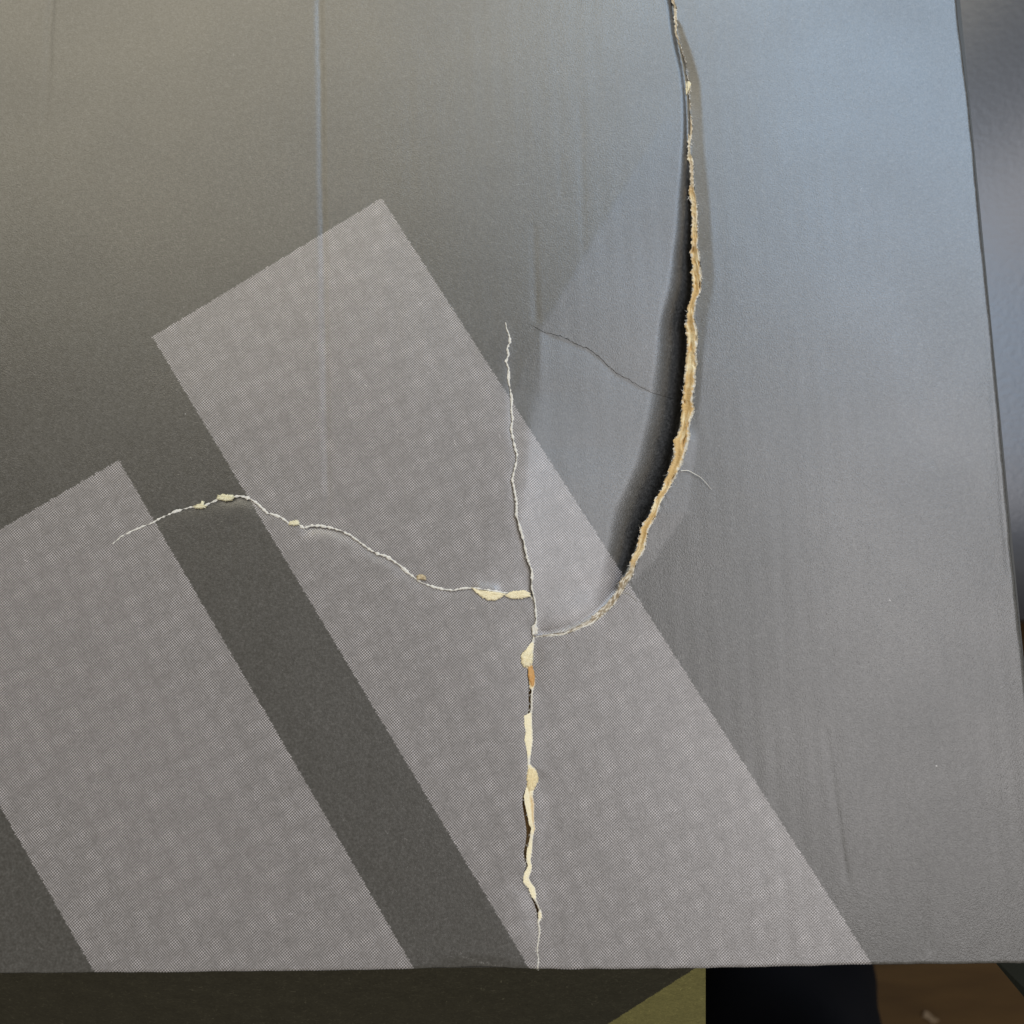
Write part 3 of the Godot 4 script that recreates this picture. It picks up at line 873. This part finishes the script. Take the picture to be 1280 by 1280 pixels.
func walls(o: Node3D, ink: Material, off: Vector3) -> void:
	var card := material("plain_card", Color(0.045, 0.044, 0.041), 0.5, 0.5)
	var depth := -(PANEL - SEAT) * 1000.0 + 1.0
	var corner := [Vector2(-260, -260), Vector2(right_edge(-260) - 1.0, -260), Vector2(right_edge(1203) - 1.0, 1203), Vector2(-260, 1217)]
	for k in 4:
		var a := at(corner[k], -3.2); var b := at(corner[(k + 1) % 4], -3.2)
		var lo := Vector3(0, (depth + 3.2) * MM, 0)
		put("wall", quad_sheet(b, a, a + lo, b + lo, off), card, o)
	# turned-down rim under the right and front edges of the top
	for side in 2:
		var rows := []
		for i in 121:
			var q: Vector2
			if side == 0:
				var y := lerpf(-260, 1203, i / 120.0)
				q = Vector2(right_edge(y), y)
			else:
				var x := lerpf(1321, -260, i / 120.0)
				q = Vector2(x, front_edge(x))
			var h := base_h(q - Vector2(0.5, 0.5))
			var w := at(q, h)
			rows.append(PackedVector3Array([w - Vector3(0, 0.0045, 0), w - Vector3(0, 0.001, 0) , w]))
		for r in rows:
			r.reverse()
		put("rim", strip(rows, [], off), card, o)

	# flap hanging out from the front edge, printed with the third stripe
	var a := at(Vector2(-260, 1213), -4.0); var b := at(Vector2(882, 1200), -4.0)
	var slope := Vector3(0, -0.80, 0.60)
	var flap_n := Vector3(0, 0.60, 0.80)
	var on := func(p: Vector2) -> Vector3:
		var d := fwd + Vector3.RIGHT * ((p.x - 640.0) / FOCAL) - upv * ((p.y - 640.0) / FOCAL)
		return eye + d * ((b - eye).dot(flap_n) / d.dot(flap_n))
	var e: Vector3 = on.call(Vector2(882, 1212)); var f: Vector3 = on.call(Vector2(882, 1276))
	var along := (f - e).normalized()
	var b2 := e - along * 0.012
	var c := e + along * 0.15
	var a2 := Vector3(a.x, b2.y, b2.z); var d2 := Vector3(a.x, c.y, c.z)
	var mm := func(w: Vector3) -> Vector2: return Vector2((w.x - a.x) * 1000.0, (w - b2).dot(slope) * 1000.0)
	var rect := Rect2(Vector2.ZERO, Vector2((b2.x - a.x) * 1000.0 + 10.0, 160.0))
	var stripe := PackedVector2Array()
	var p1: Vector2 = mm.call(on.call(Vector2(868, 1211))); var p2: Vector2 = mm.call(on.call(Vector2(760, 1280)))
	var run := (p2 - p1).normalized()
	stripe.append(p1 - run * 60.0); stripe.append(p1 + run * 90.0); stripe.append(p1 + run * 90.0 + Vector2(200, 150)); stripe.append(Vector2(400, 0) + p1)
	var flap_ink := material("printed_flap", Color(1.0, 0.97, 0.72), 0.6, 0.3)
	flap_ink.albedo_texture = print_image(rect, Vector2i(1200, int(1200 * rect.size.y / rect.size.x)), [stripe], 62, 126, 22.0, 63, Vector3(1.04, 1.03, 0.78), [], 0.35)
	flap_ink.texture_repeat = false
	var uvs := []
	for w in [a2, b2, c, d2]:
		uvs.append((mm.call(w) as Vector2) / rect.size)
	put("front_flap", quad_sheet(a2, b2, c, d2, off, 0.003, uvs), flap_ink, o)
	# brown inner liner that shows, in shade, through the lower split
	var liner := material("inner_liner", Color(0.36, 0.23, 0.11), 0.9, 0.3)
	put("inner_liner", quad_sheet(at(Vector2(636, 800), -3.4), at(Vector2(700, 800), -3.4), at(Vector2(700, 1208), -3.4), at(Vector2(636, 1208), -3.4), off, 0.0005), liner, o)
	# small flap tucked under the near right corner
	var g := material("corner_card", Color(0.025, 0.03, 0.026), 0.6, 0.3)
	put("corner_flap", quad_sheet(at(Vector2(1225, 1180), -30), at(Vector2(1330, 1150), -5), at(Vector2(1345, 1300), -30), at(Vector2(1293, 1262), -36), off), g, o)


# ---------------------------------------------------------------- what lies around

func floor_and_seat() -> void:
	var wood := material("floor_wood", Color(0.085, 0.046, 0.014), 0.6, 0.3)
	var n := FastNoiseLite.new(); n.seed = 3; n.frequency = 0.012; n.fractal_octaves = 4
	var t := NoiseTexture2D.new(); t.noise = n; t.width = 512; t.height = 512; t.seamless = true
	var ramp := Gradient.new(); ramp.set_color(0, Color(0.8, 0.78, 0.75)); ramp.set_color(1, Color(1.0, 1.0, 1.0))
	t.color_ramp = ramp
	wood.albedo_texture = t
	wood.uv1_triplanar = true; wood.uv1_world_triplanar = true; wood.uv1_scale = Vector3(1.2, 1.2, 6.0)
	var ground := PlaneMesh.new(); ground.size = Vector2(12, 12)
	var fl := put("floor", ground, wood, self)
	fl.set_meta("kind", "structure")
	fl.set_meta("label", "dark brown wooden floor below the front edge of the box")

	# leather seat that carries the box: padded top, rounded front, sides down to the floor
	var seat := thing("leather_seat", "dark glossy pebbled leather seat showing beyond the right edge of the box", "seat", Vector3(0.1, 0, -0.6))
	var hide := material("leather", Color(0.045, 0.056, 0.085), 0.40, 0.7)
	hide.clearcoat_enabled = true; hide.clearcoat = 0.7; hide.clearcoat_roughness = 0.36
	hide.normal_enabled = true
	hide.normal_texture = noise_normal(0.05, 512, 8.0, 2, 31)
	hide.normal_scale = 0.06
	hide.uv1_triplanar = true; hide.uv1_scale = Vector3(9, 9, 9)
	var rows := []
	var front := at(Vector2(1278, 772), -(PANEL - SEAT) * 1000.0 - 12.0).z
	var back := -1.25
	for j in 60:
		var v := j / 59.0
		var row := PackedVector3Array()
		for i in 60:
			var u := i / 59.0
			var x := lerpf(-0.75, 0.95, u)
			var ex := clampf(minf(u, 1.0 - u) * 16.0, 0, 1)
			var z := lerpf(back, front, v)
			var ez := clampf((1.0 - v) * 18.0, 0, 1); var eb := clampf(v * 18.0, 0, 1)
			var edge := sqrt(1.0 - (1.0 - ex) * (1.0 - ex)) * sqrt(1.0 - (1.0 - ez) * (1.0 - ez)) * sqrt(1.0 - (1.0 - eb) * (1.0 - eb))
			# the padding falls away towards a seam further back
			var dish := 0.08 * smoothstep(-0.12, -0.36, z) * smoothstep(0.16, 0.34, x)
			row.append(Vector3(x, SEAT - 0.05 + 0.05 * edge + dish * edge, z))
		rows.append(row)
	put("cushion", strip(rows, [], seat.position), hide, seat)
	var body := BoxMesh.new(); body.size = Vector3(1.69, 0.37, front - back - 0.012)
	var bo := put("base", body, material("seat_base", Color(0.05, 0.05, 0.055), 0.6), seat)
	bo.position = Vector3(0.1, 0.03 + 0.185, (front + back) * 0.5) - seat.position
	for x in [-0.68, 0.88]:
		for z in [back + 0.1, front - 0.1]:
			var leg := CylinderMesh.new(); leg.top_radius = 0.025; leg.bottom_radius = 0.018; leg.height = 0.03
			var l := put("leg", leg, material("seat_leg", Color(0.03, 0.02, 0.015), 0.4), seat)
			l.position = Vector3(x, 0.015, z) - seat.position

	# pale scrap on the floor
	var sp := floor_spot(Vector2(1162, 1271))
	var scrap := thing("paper_scrap", "small pale scrap lying on the brown floor beside the dark trouser leg", "scrap", sp)
	var m := ArrayMesh.new()
	var rr := []
	for j in 8:
		var row := PackedVector3Array()
		for i in 4:
			row.append(Vector3((i - 1.5) * 0.0018 + 0.0006 * sin(j * 0.9), 0.002 + 0.0015 * sin(i * 1.3 + j * 0.7), (j - 3.5) * 0.0020))
		rr.append(row)
	m = strip(rr, [], Vector3.ZERO)
	var ps := put("paper", m, material("scrap_paper", Color(0.20, 0.14, 0.085), 0.9), scrap)
	ps.rotation_degrees.y = 62.0


func floor_spot(p: Vector2) -> Vector3:
	return at(p, -PANEL * 1000.0 + 0.0)


func trousers() -> void:
	# lower leg of someone standing at the box: dark cloth with long folds
	var a := at(Vector2(985, 1250), -330.0)
	var o := thing("trouser_leg", "near-black trouser leg standing between the printed flap and the brown floor", "trousers", Vector3(a.x, 0, a.z + 0.06))
	var cloth := material("dark_cloth", Color(0.006, 0.0065, 0.009), 0.95, 0.15)
	cloth.rim_enabled = true; cloth.rim = 0.05; cloth.rim_tint = 0.5
	var rows := []
	for j in 40:
		var t := j / 39.0
		var y := lerpf(0.5, 0.012, t)
		var row := PackedVector3Array()
		for i in 49:
			var w := TAU * i / 48.0
			var r := lerpf(0.094, 0.082, t) + 0.006 * sin(w * 3.0 + y * 9.0) + 0.004 * sin(w * 7.0 - y * 14.0) + 0.004 * sin(y * 60.0 + w * 2.0) * smoothstep(0.6, 1.0, t)
			row.append(o.position + Vector3(cos(w) * r - 0.079 + 0.26 * (0.5 - y), y, -sin(w) * r * 1.05))
		rows.append(row)
	put("cloth", strip(rows, [], o.position), cloth, o)
